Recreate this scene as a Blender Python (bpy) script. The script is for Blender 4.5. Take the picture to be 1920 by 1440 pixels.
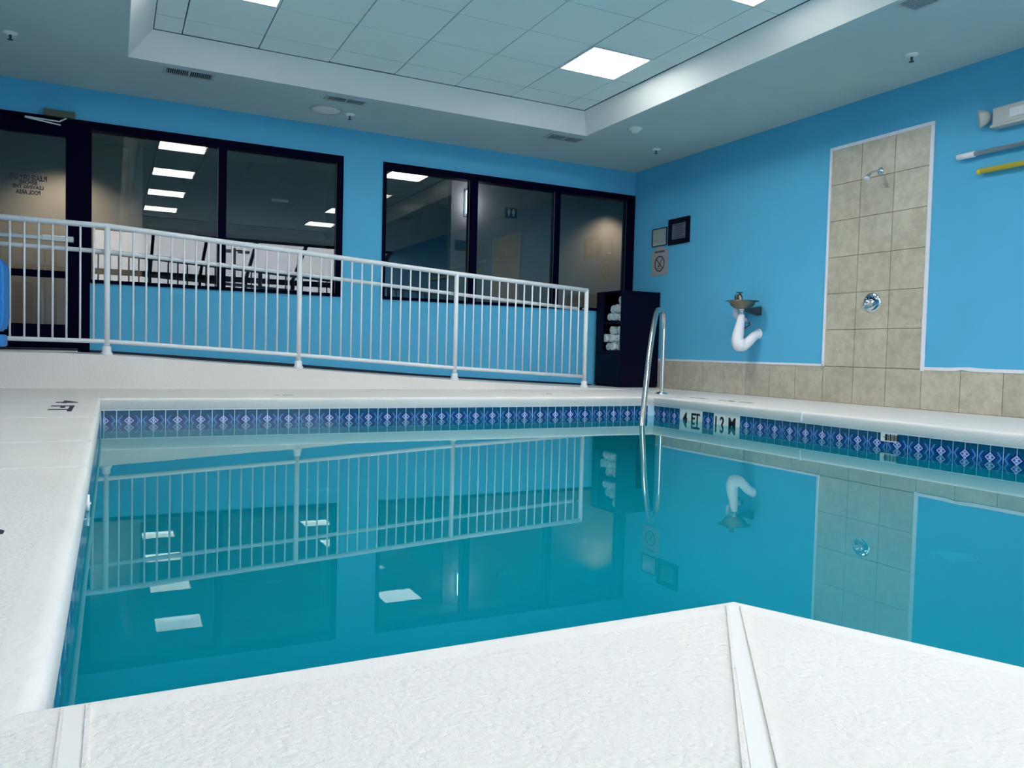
import bpy, bmesh, math, random
from mathutils import Matrix, Vector
random.seed(7)
for o in list(bpy.data.objects): bpy.data.objects.remove(o)
scene = bpy.context.scene
C = scene.collection

# ---------------------------------------------------------------- camera
F = Vector((0.45148989, 0.89137751, -0.04003769))
R_ = Vector((0.89226266, -0.45078072, 0.02577001))
U = Vector((-0.00492259, 0.04735904, 0.9988658))
cam = bpy.data.objects.new('camera', bpy.data.cameras.new('camera'))
cam.data.sensor_width = 36
cam.data.lens = 27.758
cam.data.clip_start = .02
cam.data.clip_end = 300
m = Matrix((R_, U, -F)).transposed().to_4x4()
m.translation = (0, 0, .40)
cam.matrix_world = m
C.objects.link(cam)
scene.camera = cam

# ---------------------------------------------------------------- exposure, sky, light
scene.view_settings.view_transform = 'Standard'
scene.view_settings.look = 'None'
scene.view_settings.gamma = 1
scene.view_settings.use_curve_mapping = False
scene.view_settings.exposure = EXPO = 0.0
SKY = 6.0            # overcast daylight
PANEL = 41.0          # ceiling light panels of the pool room
LENS = 19.0        # curved-lens ceiling lights of the pool room
w = bpy.data.worlds.new('overcast_sky')
scene.world = w
w.use_nodes = True
nt = w.node_tree
bg = nt.nodes['Background']
tc = nt.nodes.new('ShaderNodeTexCoord')
ns = nt.nodes.new('ShaderNodeTexNoise')
ns.inputs['Scale'].default_value = 3
ns.inputs['Detail'].default_value = 4
nt.links.new(tc.outputs['Generated'], ns.inputs['Vector'])
cr = nt.nodes.new('ShaderNodeValToRGB')
cr.color_ramp.elements[0].position = .3
cr.color_ramp.elements[0].color = (.78, .84, 1.0, 1)
cr.color_ramp.elements[1].position = .7
cr.color_ramp.elements[1].color = (1.0, .96, .96, 1)
nt.links.new(ns.outputs['Fac'], cr.inputs['Fac'])
nt.links.new(cr.outputs['Color'], bg.inputs['Color'])
bg.inputs['Strength'].default_value = SKY


def portal(name, loc, sx, sy, direction):
    l = bpy.data.lights.new(name, 'AREA')
    l.shape = 'RECTANGLE'
    l.size = sx
    l.size_y = sy
    l.cycles.is_portal = True
    o = bpy.data.objects.new(name, l)
    o.location = loc
    o.rotation_euler = Vector(direction).to_track_quat('-Z', 'Y').to_euler()
    C.objects.link(o)


portal('sloped_window_daylight', (2.84, -2.3, 2.52), 6.5, 1.85, (0, .41, -.91))
portal('upright_window_daylight', (2.84, -3.08, 1.3), 6.5, 1.4, (0, 1, 0))

# ---------------------------------------------------------------- dimensions
BY = 8.737      # back wall
RX = 6.186      # right wall
LX = -2.6       # left wall
H = 2.824       # soffit
H2 = 3.008      # recessed ceiling
FY = -1.4       # where the sloped glazing starts
EY = -3.1       # eave of the glazing
EZ = 2.05
WZ = -.188      # water
RY = 7.60       # ramp face
LAND = .297
DT = .12        # back wall thickness


def S(r, g, b):
    f = lambda c: ((c / 255 + .055) / 1.055) ** 2.4 if c > 10 else c / 255 / 12.92
    return (f(r), f(g), f(b), 1)


# ---------------------------------------------------------------- materials
class NT:
    def __init__(s, m):
        s.t = m.node_tree
        s.n = s.t.nodes

    def new(s, kind, **kw):
        n = s.n.new(kind)
        for k, v in kw.items():
            setattr(n, k, v)
        return n

    def link(s, a, b):
        s.t.links.new(a, b)

    def val(s, sock, v):
        if isinstance(v, bpy.types.NodeSocket):
            s.link(v, sock)
        else:
            sock.default_value = v

    def math(s, op, a, b=None, c=None, clamp=False):
        n = s.new('ShaderNodeMath', operation=op)
        n.use_clamp = clamp
        s.val(n.inputs[0], a)
        if b is not None: s.val(n.inputs[1], b)
        if c is not None: s.val(n.inputs[2], c)
        return n.outputs[0]

    def mix(s, f, a, b):
        n = s.new('ShaderNodeMix', data_type='RGBA')
        s.val(n.inputs['Factor'], f)
        s.val(n.inputs['A'], a)
        s.val(n.inputs['B'], b)
        return n.outputs['Result']

    def noise(s, vec, scale, detail=2, rough=.5):
        n = s.new('ShaderNodeTexNoise')
        if vec is not None: s.link(vec, n.inputs['Vector'])
        n.inputs['Scale'].default_value = scale
        n.inputs['Detail'].default_value = detail
        n.inputs['Roughness'].default_value = rough
        return n.outputs['Fac']

    def ramp(s, f, p0, p1, c0=(0, 0, 0, 1), c1=(1, 1, 1, 1)):
        n = s.new('ShaderNodeValToRGB')
        e = n.color_ramp.elements
        e[0].position, e[0].color, e[1].position, e[1].color = p0, c0, p1, c1
        s.link(f, n.inputs['Fac'])
        return n.outputs['Color']


def base(name, color, rough=.6, metal=0., spec=.5):
    m_ = bpy.data.materials.new(name)
    m_.use_nodes = True
    b = m_.node_tree.nodes['Principled BSDF']
    b.inputs['Base Color'].default_value = color
    b.inputs['Roughness'].default_value = rough
    b.inputs['Metallic'].default_value = metal
    b.inputs['Specular IOR Level'].default_value = spec
    return m_


def paint(name, color, rough=.6, var=.06, scale=3., bump=0., bscale=80., spec=.4, dist=.002, spots=0.):
    """painted or plastered surface: slight uneven tone and fine relief"""
    m_ = base(name, color, rough, 0, spec)
    t = NT(m_)
    b = t.n['Principled BSDF']
    pos = t.new('ShaderNodeNewGeometry').outputs['Position']
    f = t.noise(pos, scale, 5, .6)
    lo = tuple(c * (1 - var) for c in color[:3]) + (1,)
    hi = tuple(min(1, c * (1 + var)) for c in color[:3]) + (1,)
    col = t.mix(t.ramp(f, .3, .7), lo, hi)
    t.link(col, b.inputs['Base Color'])
    if bump:
        n1 = t.noise(pos, bscale, 6, .62)
        bp = t.new('ShaderNodeBump')
        bp.inputs['Strength'].default_value = bump
        bp.inputs['Distance'].default_value = dist
        if spots:
            v = t.new('ShaderNodeTexVoronoi', feature='SMOOTH_F1')
            t.link(pos, v.inputs['Vector'])
            v.inputs['Scale'].default_value = bscale * .8
            h = t.math('ADD', n1, t.math('MULTIPLY', v.outputs['Distance'], spots))
            t.link(h, bp.inputs['Height'])
        else:
            t.link(n1, bp.inputs['Height'])
        t.link(bp.outputs['Normal'], b.inputs['Normal'])
    return m_


def emit(name, color, strength):
    m_ = base(name, (.8, .8, .8, 1), .5)
    b = m_.node_tree.nodes['Principled BSDF']
    b.inputs['Emission Color'].default_value = color
    b.inputs['Emission Strength'].default_value = strength
    return m_


M = {}
M['deck'] = paint('textured_deck_paint', (.735, .715, .69, 1), .62, .03, 2.2, .6, 125, .35, .0042, .7)
M['deck_smooth'] = paint('smooth_deck_joint', (.745, .735, .72, 1), .5, .02, 6, .15, 90, .35, .001)
M['coping'] = paint('coping_paint', (.745, .73, .71, 1), .6, .035, 2.2, .5, 75, .35, .003, .7)
M['blue'] = paint('blue_wall_paint', (.105, .46, .73, 1), .55, .04, 1.3, .25, 160, .08, .0012)
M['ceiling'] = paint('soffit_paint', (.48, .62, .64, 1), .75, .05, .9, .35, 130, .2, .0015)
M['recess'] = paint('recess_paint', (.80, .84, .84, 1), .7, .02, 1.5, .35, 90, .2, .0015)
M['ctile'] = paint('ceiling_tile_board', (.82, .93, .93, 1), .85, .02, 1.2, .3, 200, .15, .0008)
M['grid'] = base('ceiling_gap', S(70, 95, 105), .7)
M['frame'] = paint('dark_bronze_metal', (.0008, .0008, .014, 1), .5, .1, 8, 0, 1, .02)
M['white_trim'] = paint('white_trim', (.80, .82, .90, 1), .45, .03, 9)
M['rail'] = paint('white_powder_coat', (.70, .74, .78, 1), .32, .03, 12)
M['steel'] = base('brushed_steel', (.62, .62, .60, 1), .22, 1)
M['chrome'] = base('chrome', (.75, .78, .82, 1), .07, 1)
M['darksteel'] = base('fountain_steel', (.30, .25, .19, 1), .3, 1)
M['bracket'] = base('dark_bracket', (.06, .08, .09, 1), .45, .6)
M['white'] = paint('white_plastic', (.86, .85, .90, 1), .42, .02, 9)
M['navy'] = paint('black_navy_laminate', (.0010, .0008, .014, 1), .45, .1, 6, spec=.12)
M['black'] = base('black_letters', (.004, .004, .012, 1), .5)
M['ink'] = base('dark_blue_ink', (.008, .012, .035, 1), .5)
M['grout'] = paint('grout', S(128, 118, 96), .85, .1, 12)
M['darkstrip'] = paint('dark_base_strip', (.006, .010, .035, 1), .6, .3, 10)  # near-black strip colour with uneven tone
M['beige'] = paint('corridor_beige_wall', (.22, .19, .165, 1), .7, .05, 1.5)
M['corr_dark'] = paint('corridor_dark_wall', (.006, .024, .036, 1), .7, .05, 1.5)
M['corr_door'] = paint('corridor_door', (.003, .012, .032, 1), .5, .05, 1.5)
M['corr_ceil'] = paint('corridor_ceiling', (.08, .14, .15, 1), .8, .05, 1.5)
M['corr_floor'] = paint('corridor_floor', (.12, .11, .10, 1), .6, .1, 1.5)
M['vent'] = paint('vent_metal', (.42, .50, .54, 1), .5, .05, 10)
M['void'] = base('vent_void', (.008, .02, .04, 1), .8)
M['cream'] = paint('cream_plastic', (.50, .52, .50, 1), .5, .03, 10)
M['greybox'] = base('closer_case', S(72, 86, 76), .5)
M['yellow'] = base('yellow_pole', S(215, 195, 60), .4)
M['pole'] = base('aluminium_pole', (.55, .60, .63, 1), .3, .7)
M['towel'] = paint('white_towelling', (.62, .72, .74, 1), .95, .06, 40, .8, 400, .1, .003)
M['bluepad'] = base('bright_blue_plastic', (.0, .20, .62, 1), .45)
M['paper'] = base('paper', S(170, 180, 180), .5)
M['signface'] = paint('sign_face', S(158, 158, 160), .5, .03, 20)
M['panel'] = emit('light_panel', (1, .945, .885, 1), PANEL)
M['lens'] = emit('curved_light_lens', (1, .92, .80, 1), LENS * .85)
M['lens_edge'] = emit('curved_light_lips', (1, .95, .88, 1), LENS * 1.5)
M['sconce'] = emit('sconce_tube', (.80, .82, 1, 1), 14)
M['outside'] = paint('pavement', (.22, .22, .21, 1), .9, .1, .5)
M['hedge'] = paint('hedge_leaves', (.03, .06, .03, 1), .9, .5, 2, 1, 8)
M['plaster'] = paint('pool_plaster', (.26, .72, .76, 1), .8, .03, 1.1)
M['nosing'] = paint('pool_white_fitting', (.92, .94, .94, 1), .4, .02, 9)
M['white_tile'] = paint('white_glazed_tile', (.72, .76, .72, 1), .18, .04, 20)


def glass(name, f0=.068, tint=(.76, .82, .83, 1)):
    """thin pane: clear, with angle dependent mirror reflection (same from both sides)"""
    m_ = bpy.data.materials.new(name)
    m_.use_nodes = True
    t = NT(m_)
    t.n.clear()
    out = t.new('ShaderNodeOutputMaterial')
    lw = t.new('ShaderNodeLayerWeight')
    lw.inputs['Blend'].default_value = .5
    fr = t.math('MULTIPLY_ADD', t.math('POWER', lw.outputs['Facing'], 5.), 1 - f0, f0)
    tr = t.new('ShaderNodeBsdfTransparent')
    tr.inputs['Color'].default_value = tint
    gl = t.new('ShaderNodeBsdfGlossy')
    gl.inputs['Roughness'].default_value = 0
    mx = t.new('ShaderNodeMixShader')
    t.link(fr, mx.inputs[0])
    t.link(tr.outputs[0], mx.inputs[1])
    t.link(gl.outputs[0], mx.inputs[2])
    t.link(mx.outputs[0], out.inputs['Surface'])
    return m_


M['glass'] = glass('window_glass')
M['glass_thin'] = glass('clear_glass', .03, (.97, .98, .98, 1))


def water_mat():
    m_ = bpy.data.materials.new('pool_water')
    m_.use_nodes = True
    t = NT(m_)
    t.n.clear()
    out = t.new('ShaderNodeOutputMaterial')
    pos = t.new('ShaderNodeNewGeometry').outputs['Position']
    mp = t.new('ShaderNodeMapping')
    mp.inputs['Scale'].default_value = (1, .6, 1)
    t.link(pos, mp.inputs['Vector'])
    n1 = t.noise(mp.outputs['Vector'], 1.7, 1.5, .4)
    bp = t.new('ShaderNodeBump')
    bp.inputs['Strength'].default_value = .05
    bp.inputs['Distance'].default_value = .006
    t.link(n1, bp.inputs['Height'])
    fr = t.new('ShaderNodeFresnel')
    fr.inputs['IOR'].default_value = 1.42
    t.link(bp.outputs['Normal'], fr.inputs['Normal'])
    gl = t.new('ShaderNodeBsdfGlossy')
    gl.inputs['Roughness'].default_value = 0
    gl.inputs['Color'].default_value = (.78, 1, 1, 1)
    t.link(bp.outputs['Normal'], gl.inputs['Normal'])
    tr = t.new('ShaderNodeBsdfTransparent')
    tr.inputs['Color'].default_value = (.10, .70, .81, 1)
    df = t.new('ShaderNodeBsdfDiffuse')
    df.inputs['Color'].default_value = (.0, .275, .375, 1)
    body = t.new('ShaderNodeMixShader')
    body.inputs[0].default_value = .20
    t.link(tr.outputs[0], body.inputs[1])
    t.link(df.outputs[0], body.inputs[2])
    mx = t.new('ShaderNodeMixShader')
    t.link(fr.outputs[0], mx.inputs[0])
    t.link(body.outputs[0], mx.inputs[1])
    t.link(gl.outputs[0], mx.inputs[2])
    t.link(mx.outputs[0], out.inputs['Surface'])
    return m_


M['water'] = water_mat()


def wall_tile_mat():
    m_ = base('beige_stone_tile', S(178, 172, 150), .4)
    t = NT(m_)
    b = t.n['Principled BSDF']
    pos = t.new('ShaderNodeNewGeometry').outputs['Position']
    oi = t.new('ShaderNodeObjectInfo')
    n1 = t.noise(pos, 14, 6, .65)
    n2 = t.noise(pos, 3.5, 3, .5)
    f = t.math('ADD', t.math('MULTIPLY', n1, .7), t.math('MULTIPLY', n2, .3))
    col = t.ramp(f, .40, .60, (.44, .405, .32, 1), (.56, .525, .425, 1))
    k = t.math('MULTIPLY_ADD', oi.outputs['Random'], .12, .94)
    hs = t.new('ShaderNodeHueSaturation')
    t.link(k, hs.inputs['Value'])
    t.link(col, hs.inputs['Color'])
    t.link(hs.outputs[0], b.inputs['Base Color'])
    bp = t.new('ShaderNodeBump')
    bp.inputs['Strength'].default_value = .2
    bp.inputs['Distance'].default_value = .001
    t.link(n1, bp.inputs['Height'])
    t.link(bp.outputs['Normal'], b.inputs['Normal'])
    return m_


M['wtile'] = wall_tile_mat()


def band_tile_mat():
    """glazed waterline tile: half diamond at u=0, chevron, in printed blues"""
    m_ = base('patterned_blue_tile', (0, .05, .2, 1), .12)
    t = NT(m_)
    b = t.n['Principled BSDF']
    uv = t.new('ShaderNodeUVMap', uv_map='UVMap')
    sp = t.new('ShaderNodeSeparateXYZ')
    t.link(uv.outputs[0], sp.inputs[0])
    u, v = sp.outputs[0], sp.outputs[1]
    a = t.math('ABSOLUTE', t.math('SUBTRACT', v, .5))
    d = t.math('ADD', t.math('DIVIDE', u, .42), t.math('DIVIDE', a, .21))
    nz = t.noise(t.new('ShaderNodeNewGeometry').outputs['Position'], 60, 3, .6)
    bgc = t.mix(t.math('MULTIPLY', a, 3.2, clamp=True), (.002, .038, .23, 1), (.001, .06, .14, 1))
    bgc = t.mix(t.math('MULTIPLY', t.ramp(nz, .45, .62), .35), bgc, (.01, .16, .30, 1))
    ch = t.math('ABSOLUTE', t.math('SUBTRACT', t.math('ADD', u, t.math('MULTIPLY', a, 1.25)), .86))
    chm = t.math('MULTIPLY', t.math('LESS_THAN', ch, .075), t.math('LESS_THAN', a, .24))
    col = t.mix(t.math('MULTIPLY', chm, .75), bgc, (.10, .27, .66, 1))
    col = t.mix(t.math('LESS_THAN', d, 1.35), col, (.002, .012, .12, 1))
    col = t.mix(t.math('LESS_THAN', d, 1.0), col, (.46, .50, .86, 1))
    inner = t.math('LESS_THAN', d, .74)
    cross = t.math('LESS_THAN', t.math('ABSOLUTE', t.math('SUBTRACT', t.math('DIVIDE', u, .42), t.math('DIVIDE', a, .21))), .14)
    icol = t.mix(cross, (.02, .09, .30, 1), (.5, .5, .8, 1))
    col = t.mix(inner, col, icol)
    col = t.mix(t.math('LESS_THAN', d, .16), col, (.5, .5, .8, 1))
    t.link(col, b.inputs['Base Color'])
    return m_


M['band'] = band_tile_mat()


# ---------------------------------------------------------------- mesh helpers
def finish(name, bm, mat, parent=None, loc=None, smooth=False):
    me = bpy.data.meshes.new(name)
    bm.to_mesh(me)
    bm.free()
    return from_mesh(name, me, mat, parent, loc, smooth)


def from_mesh(name, me, mat=None, parent=None, loc=None, smooth=False):
    if mat is not None and not me.materials:
        me.materials.append(mat)
    if smooth:
        for p in me.polygons: p.use_smooth = True
    o = bpy.data.objects.new(name, me)
    C.objects.link(o)
    if loc is not None: o.location = loc
    if parent is not None: o.parent = parent
    return o


def tag(o, label=None, cat=None, group=None, kind=None):
    if label: o['label'] = label
    if cat: o['category'] = cat
    if group: o['group'] = group
    if kind: o['kind'] = kind
    return o


def empty(name, loc, label, cat, group=None):
    o = bpy.data.objects.new(name, None)
    o.empty_display_size = .1
    C.objects.link(o)
    o.location = loc
    return tag(o, label, cat, group)


def box(bm, x0, x1, y0, y1, z0, z1, bevel=0.):
    vs = [bm.verts.new(p) for p in ((x0, y0, z0), (x1, y0, z0), (x1, y1, z0), (x0, y1, z0),
                                    (x0, y0, z1), (x1, y0, z1), (x1, y1, z1), (x0, y1, z1))]
    fs = [bm.faces.new([vs[i] for i in q]) for q in
          ((0, 3, 2, 1), (4, 5, 6, 7), (0, 1, 5, 4), (1, 2, 6, 5), (2, 3, 7, 6), (3, 0, 4, 7))]
    if bevel:
        es = list({e for f in fs for e in f.edges})
        bmesh.ops.bevel(bm, geom=es, offset=bevel, segments=2, affect='EDGES', profile=.5)
    return bm


def BX(name, x0, x1, y0, y1, z0, z1, mat, parent=None, bevel=0., org=None):
    """box object whose origin is at its own centre (world coordinates given; parent at org)"""
    cx, cy, cz = (x0 + x1) / 2, (y0 + y1) / 2, (z0 + z1) / 2
    bm = bmesh.new()
    box(bm, x0 - cx, x1 - cx, y0 - cy, y1 - cy, z0 - cz, z1 - cz, bevel)
    off = Vector(org) if org is not None else (world_loc(parent) if parent else Vector())
    return finish(name, bm, mat, parent, Vector((cx, cy, cz)) - off)


def world_loc(o):
    v = Vector()
    while o is not None:
        v += o.location
        o = o.parent
    return v


def tube(bm, pts, r, seg=12, cap=True):
    pts = [Vector(p) for p in pts]
    rs = r if isinstance(r, (list, tuple)) else [r] * len(pts)
    n = len(pts)
    rings = []
    prev = None
    for i, p in enumerate(pts):
        if i == 0: d = pts[1] - p
        elif i == n - 1: d = p - pts[i - 1]
        else: d = (pts[i + 1] - p).normalized() + (p - pts[i - 1]).normalized()
        d.normalize()
        if prev is None:
            a = Vector((0, 0, 1)) if abs(d.z) < .9 else Vector((1, 0, 0))
            x = a.cross(d).normalized()
        else:
            x = (prev - d * prev.dot(d)).normalized()
        prev = x
        y = d.cross(x)
        rings.append([bm.verts.new(p + (x * math.cos(t) + y * math.sin(t)) * rs[i]) for t in
                      [2 * math.pi * k / seg for k in range(seg)]])
    for a, b in zip(rings, rings[1:]):
        for k in range(seg):
            bm.faces.new((a[k], a[(k + 1) % seg], b[(k + 1) % seg], b[k]))
    if cap:
        bm.faces.new(rings[0][::-1])
        bm.faces.new(rings[-1])
    return bm


def TUBE(name, pts, r, mat, parent=None, seg=12):
    off = world_loc(parent) if parent else Vector()
    o0 = Vector(pts[0])
    bm = bmesh.new()
    tube(bm, [Vector(p) - o0 for p in pts], r, seg)
    o = finish(name, bm, mat, parent, o0 - off, True)
    for p in o.data.polygons:
        if len(p.vertices) > 4: p.use_smooth = False
    return o


def lathe(bm, prof, seg=32, axis=Vector((0, 0, 1)), origin=Vector((0, 0, 0))):
    """prof: (radius, height) pairs turned about axis"""
    axis = Vector(axis).normalized()
    a = Vector((1, 0, 0)) if abs(axis.x) < .9 else Vector((0, 1, 0))
    x = axis.cross(a).normalized()
    y = axis.cross(x)
    rings = []
    for r, h in prof:
        c = Vector(origin) + axis * h
        if r < 1e-5:
            rings.append([bm.verts.new(c)])
        else:
            rings.append([bm.verts.new(c + (x * math.cos(t) + y * math.sin(t)) * r) for t in
                          [2 * math.pi * k / seg for k in range(seg)]])
    for a_, b_ in zip(rings, rings[1:]):
        for k in range(seg):
            k2 = (k + 1) % seg
            if len(a_) == 1 and len(b_) > 1: bm.faces.new((a_[0], b_[k2], b_[k]))
            elif len(b_) == 1 and len(a_) > 1: bm.faces.new((a_[k], a_[k2], b_[0]))
            elif len(a_) > 1: bm.faces.new((a_[k], a_[k2], b_[k2], b_[k]))
    bmesh.ops.recalc_face_normals(bm, faces=bm.faces[:])
    return bm


def LATHE(name, prof, mat, loc, axis=(0, 0, 1), parent=None, seg=32, smooth=True):
    off = world_loc(parent) if parent else Vector()
    bm = bmesh.new()
    lathe(bm, prof, seg, Vector(axis))
    o = finish(name, bm, mat, parent, Vector(loc) - off, smooth)
    return o


def auto_smooth(o, deg=40):
    me = o.data
    bm = bmesh.new()
    bm.from_mesh(me)
    for f in bm.faces: f.smooth = True
    for e in bm.edges:
        if len(e.link_faces) == 2 and e.calc_face_angle(0) > math.radians(deg): e.smooth = False
    bm.to_mesh(me)
    bm.free()
    return o


def prism(bm, poly, axis, a0, a1):
    """extrude a polygon of 2D points along an axis; 'y': points are (x,z), 'x': (y,z), 'z': (x,y)"""
    def P(p, a):
        return {'y': (p[0], a, p[1]), 'x': (a, p[0], p[1]), 'z': (p[0], p[1], a)}[axis]
    v0 = [bm.verts.new(P(p, a0)) for p in poly]
    v1 = [bm.verts.new(P(p, a1)) for p in poly]
    n = len(poly)
    bm.faces.new(v0)
    bm.faces.new(v1[::-1])
    for i in range(n):
        bm.faces.new((v0[i], v1[i], v1[(i + 1) % n], v0[(i + 1) % n]))
    bmesh.ops.recalc_face_normals(bm, faces=bm.faces[:])
    return bm


ROT = {'back': Matrix(((1, 0, 0), (0, 0, -1), (0, 1, 0))),      # reads on a wall facing -y
       'right': Matrix(((0, 0, -1), (-1, 0, 0), (0, 1, 0))),    # reads on a wall facing -x
       'floor': Matrix.Identity(3)}


def text(name, body, w_, h_, loc, face, mat, parent=None, mirror=False, rotz=0., bold=0., thick=.0015, spacing=1.):
    cu = bpy.data.curves.new(name, 'FONT')
    cu.body = body
    cu.align_x = 'CENTER'
    cu.align_y = 'CENTER'
    cu.resolution_u = 3
    cu.offset = bold
    cu.extrude = .01
    cu.space_line = spacing
    t = bpy.data.objects.new(name, cu)
    me = bpy.data.meshes.new_from_object(t)
    bpy.data.objects.remove(t)
    xs = [v.co.x for v in me.vertices]
    ys = [v.co.y for v in me.vertices]
    cx, cy = (min(xs) + max(xs)) / 2, (min(ys) + max(ys)) / 2
    sx, sy = w_ / (max(xs) - min(xs)), h_ / (max(ys) - min(ys))
    if mirror: sx = -sx
    rot = ROT[face] @ Matrix.Rotation(rotz, 3, 'Z')
    for v in me.vertices:
        v.co = rot @ Vector(((v.co.x - cx) * sx, (v.co.y - cy) * sy, v.co.z * thick / .01))
    me.materials.clear()
    off = world_loc(parent) if parent else Vector()
    return from_mesh(name, me, mat, parent, Vector(loc) - off)


# ================================================================ SETTING
# pool outline at deck level
PX0, PX1, PY1, PYN = -.067, 4.757, 6.295, .998
OUT = [(PX0, PY1), (PX1, PY1), (PX1, -.9), (1.80, -.9), (.928, PYN), (PX0, PYN)]


def poly_obj(name, polys, z0, z1, mat, parent=None):
    bm = bmesh.new()
    for p in polys: prism(bm, p, 'z', z0, z1)
    return finish(name, bm, mat, parent)


CW = .06   # coping strip width


def offset(poly, d):
    """move a clockwise/ccw outline outward by d"""
    n = len(poly)
    area = sum(poly[i][0] * poly[(i + 1) % n][1] - poly[(i + 1) % n][0] * poly[i][1] for i in range(n))
    s = 1 if area > 0 else -1
    res = []
    for i in range(n):
        p0, p1, p2 = Vector(poly[i - 1]), Vector(poly[i]), Vector(poly[(i + 1) % n])
        d1, d2_ = (p1 - p0).normalized(), (p2 - p1).normalized()
        n1, n2 = Vector((d1.y, -d1.x)) * s, Vector((d2_.y, -d2_.x)) * s
        k = (n1 + n2)
        k = k / k.length_squared * 2
        res.append(tuple(p1 + k * d))
    return res


OC = offset(OUT, CW)
floor = poly_obj('floor', [
    [(LX, EY), (PX0 - CW, EY), (PX0 - CW, BY), (LX, BY)],
    [(PX0 - CW, PY1 + CW), (PX1 + CW, PY1 + CW), (PX1 + CW, BY), (PX0 - CW, BY)],
    [(PX1 + CW, EY), (RX, EY), (RX, BY), (PX1 + CW, BY)],
    [(PX0 - CW, EY), (PX1 + CW, EY), OC[2], OC[3], OC[4], OC[5]],
], -.20, 0, M['deck'])
tag(floor, kind='structure')

# smooth joint bands in the near deck and fine seams in the left deck
def strip(name, a, b, wid, mat, h=.0015, z=0.):
    a, b = Vector(a), Vector(b)
    n = (b - a).normalized()
    n = Vector((-n.y, n.x)) * wid / 2
    bm = bmesh.new()
    prism(bm, [tuple(a + n), tuple(b + n), tuple(b - n), tuple(a - n)], 'z', z, z + h)
    return finish(name, bm, mat, floor)


strip('joint_band', (.894, .958), (.42, .38), .020, M['deck_smooth'], .0008)
strip('joint_ridge', (.885, .960), (.402, .39), .004, M['deck'], .0022)
strip('joint_ridge', (.903, .948), (.436, .37), .004, M['deck'], .0022)
strip('joint_band', (-.036, .966), (-.034, .2), .018, M['deck_smooth'], .0008)
strip('joint_ridge', (-.047, .968), (-.046, .2), .003, M['deck'], .0022)
strip('joint_ridge', (-.022, .968), (-.022, .2), .005, M['deck'], .0022)
for yy in (4.72, 3.59, 2.86):
    strip('joint_ridge', (LX + .02, yy + .02), (PX0 - .005, yy), .012, M['coping'], .003)
strip('joint_ridge', (PX0 - .02, PY1 + .03), (PX0 - .02, RY), .012, M['coping'], .003)

# ramp up to the door landing
RAMP = [(LX, LAND), (-.364, LAND), (-.046, .289), (.372, .267), (.814, .237), (1.591, .193), (2.306, .146),
        (3.182, .096), (4.11, .052), (4.85, .020), (5.35, .003)]
bm = bmesh.new()
prism(bm, [(LX, 0.)] + RAMP + [(5.35, 0.)], 'y', RY, BY - .013)
ramp = finish('access_ramp', bm, M['deck'])
tag(ramp, 'long white painted ramp rising left along the back wall to the glass door', 'ramp')


def ramp_z(x):
    for (xa, za), (xb, zb) in zip(RAMP, RAMP[1:]):
        if xa <= x <= xb: return za + (zb - za) * (x - xa) / (xb - xa)
    return 0.


# back wall: solid pieces round the openings
bm = bmesh.new()
y0, y1 = BY, BY + DT
WZ0, WZ1 = .968, 2.515
for (xa, xb, za, zb) in ((-6, LX, -.2, 3.1), (LX, -1.52, -.2, 3.1), (-1.52, RX + .2, WZ1, 3.1), (RX + .2, 8.1, -.2, 3.1), (-.20, RX + .2, -.2, WZ0),
                         (2.266, 2.723, WZ0, WZ1), (6.181, RX + .2, WZ0, WZ1), (-1.52, -.20, -.2, LAND)):
    box(bm, xa, xb, y0, y1, za, zb)
tag(finish('wall_back', bm, M['blue']), kind='structure')
bm = bmesh.new()
pts = [(x, z) for x, z in RAMP if x < 5.5]
poly = [(x, z - .002) for x, z in pts] + [(5.58, 0), (5.58, .014)] + [(x, z + .026 + .006 * math.sin(x * 9)) for x, z in pts[::-1]]
prism(bm, poly, 'y', BY - .012, BY)
tag(finish('baseboard_back', bm, M['darkstrip']), kind='structure')

# right wall, with tiles
bm = bmesh.new()
box(bm, RX, RX + .15, EY - .2, BY + .2, -.2, 3.1)
wall_right = finish('wall_right', bm, M['blue'])
tag(wall_right, kind='structure')
bm = bmesh.new()
box(bm, LX - .15, LX, EY - .2, BY + .2, -.2, 3.1)
tag(finish('wall_left', bm, M['blue']), kind='structure')
TP = .350
g = .0028
TT = .008
bm = bmesh.new()
box(bm, RX - .0045, RX, .25, BY, 0, .344)
box(bm, RX - .0045, RX, 4.452, 5.498, .3, 2.415)
finish('grout_bed', bm, M['grout'], wall_right)
bm = bmesh.new()
box(bm, -TT / 2, TT / 2, -TP / 2 + g, TP / 2 - g, -.5, .5, .0)
tile_cache = {}


def wall_tile(yc, wy, z0, z1):
    key = (round(wy, 4), round(z1 - z0, 4))
    if key not in tile_cache:
        b_ = bmesh.new()
        box(b_, -TT / 2, TT / 2, -wy / 2 + g, wy / 2 - g, -(z1 - z0) / 2 + g, (z1 - z0) / 2 - g, .0012)
        me = bpy.data.meshes.new('wall_tile')
        b_.to_mesh(me)
        b_.free()
        me.materials.append(M['wtile'])
        tile_cache[key] = me
    from_mesh('wall_tile', tile_cache[key], None, wall_right, (RX - TT / 2 + .0 - random.random() * .0006, yc, (z0 + z1) / 2))


bm.free()
y = 5.500 + TP * 9
while y - TP > .3:
    wall_tile(y - TP / 2, TP, 0.0, .345)
    y -= TP
rows = [.345, .697, 1.042, 1.389, 1.735, 2.080, 2.418]
for za, zb in zip(rows, rows[1:]):
    for k in range(3):
        wall_tile(5.500 - TP * (k + .5), TP, za, zb)
# white caulked trim round the tiles
def trim(name, ya, yb, za, zb, d=.014):
    o = BX(name, RX - d, RX, ya, yb, za, zb, M['white_trim'], None, .003)
    return tag(o, kind='structure')


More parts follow.
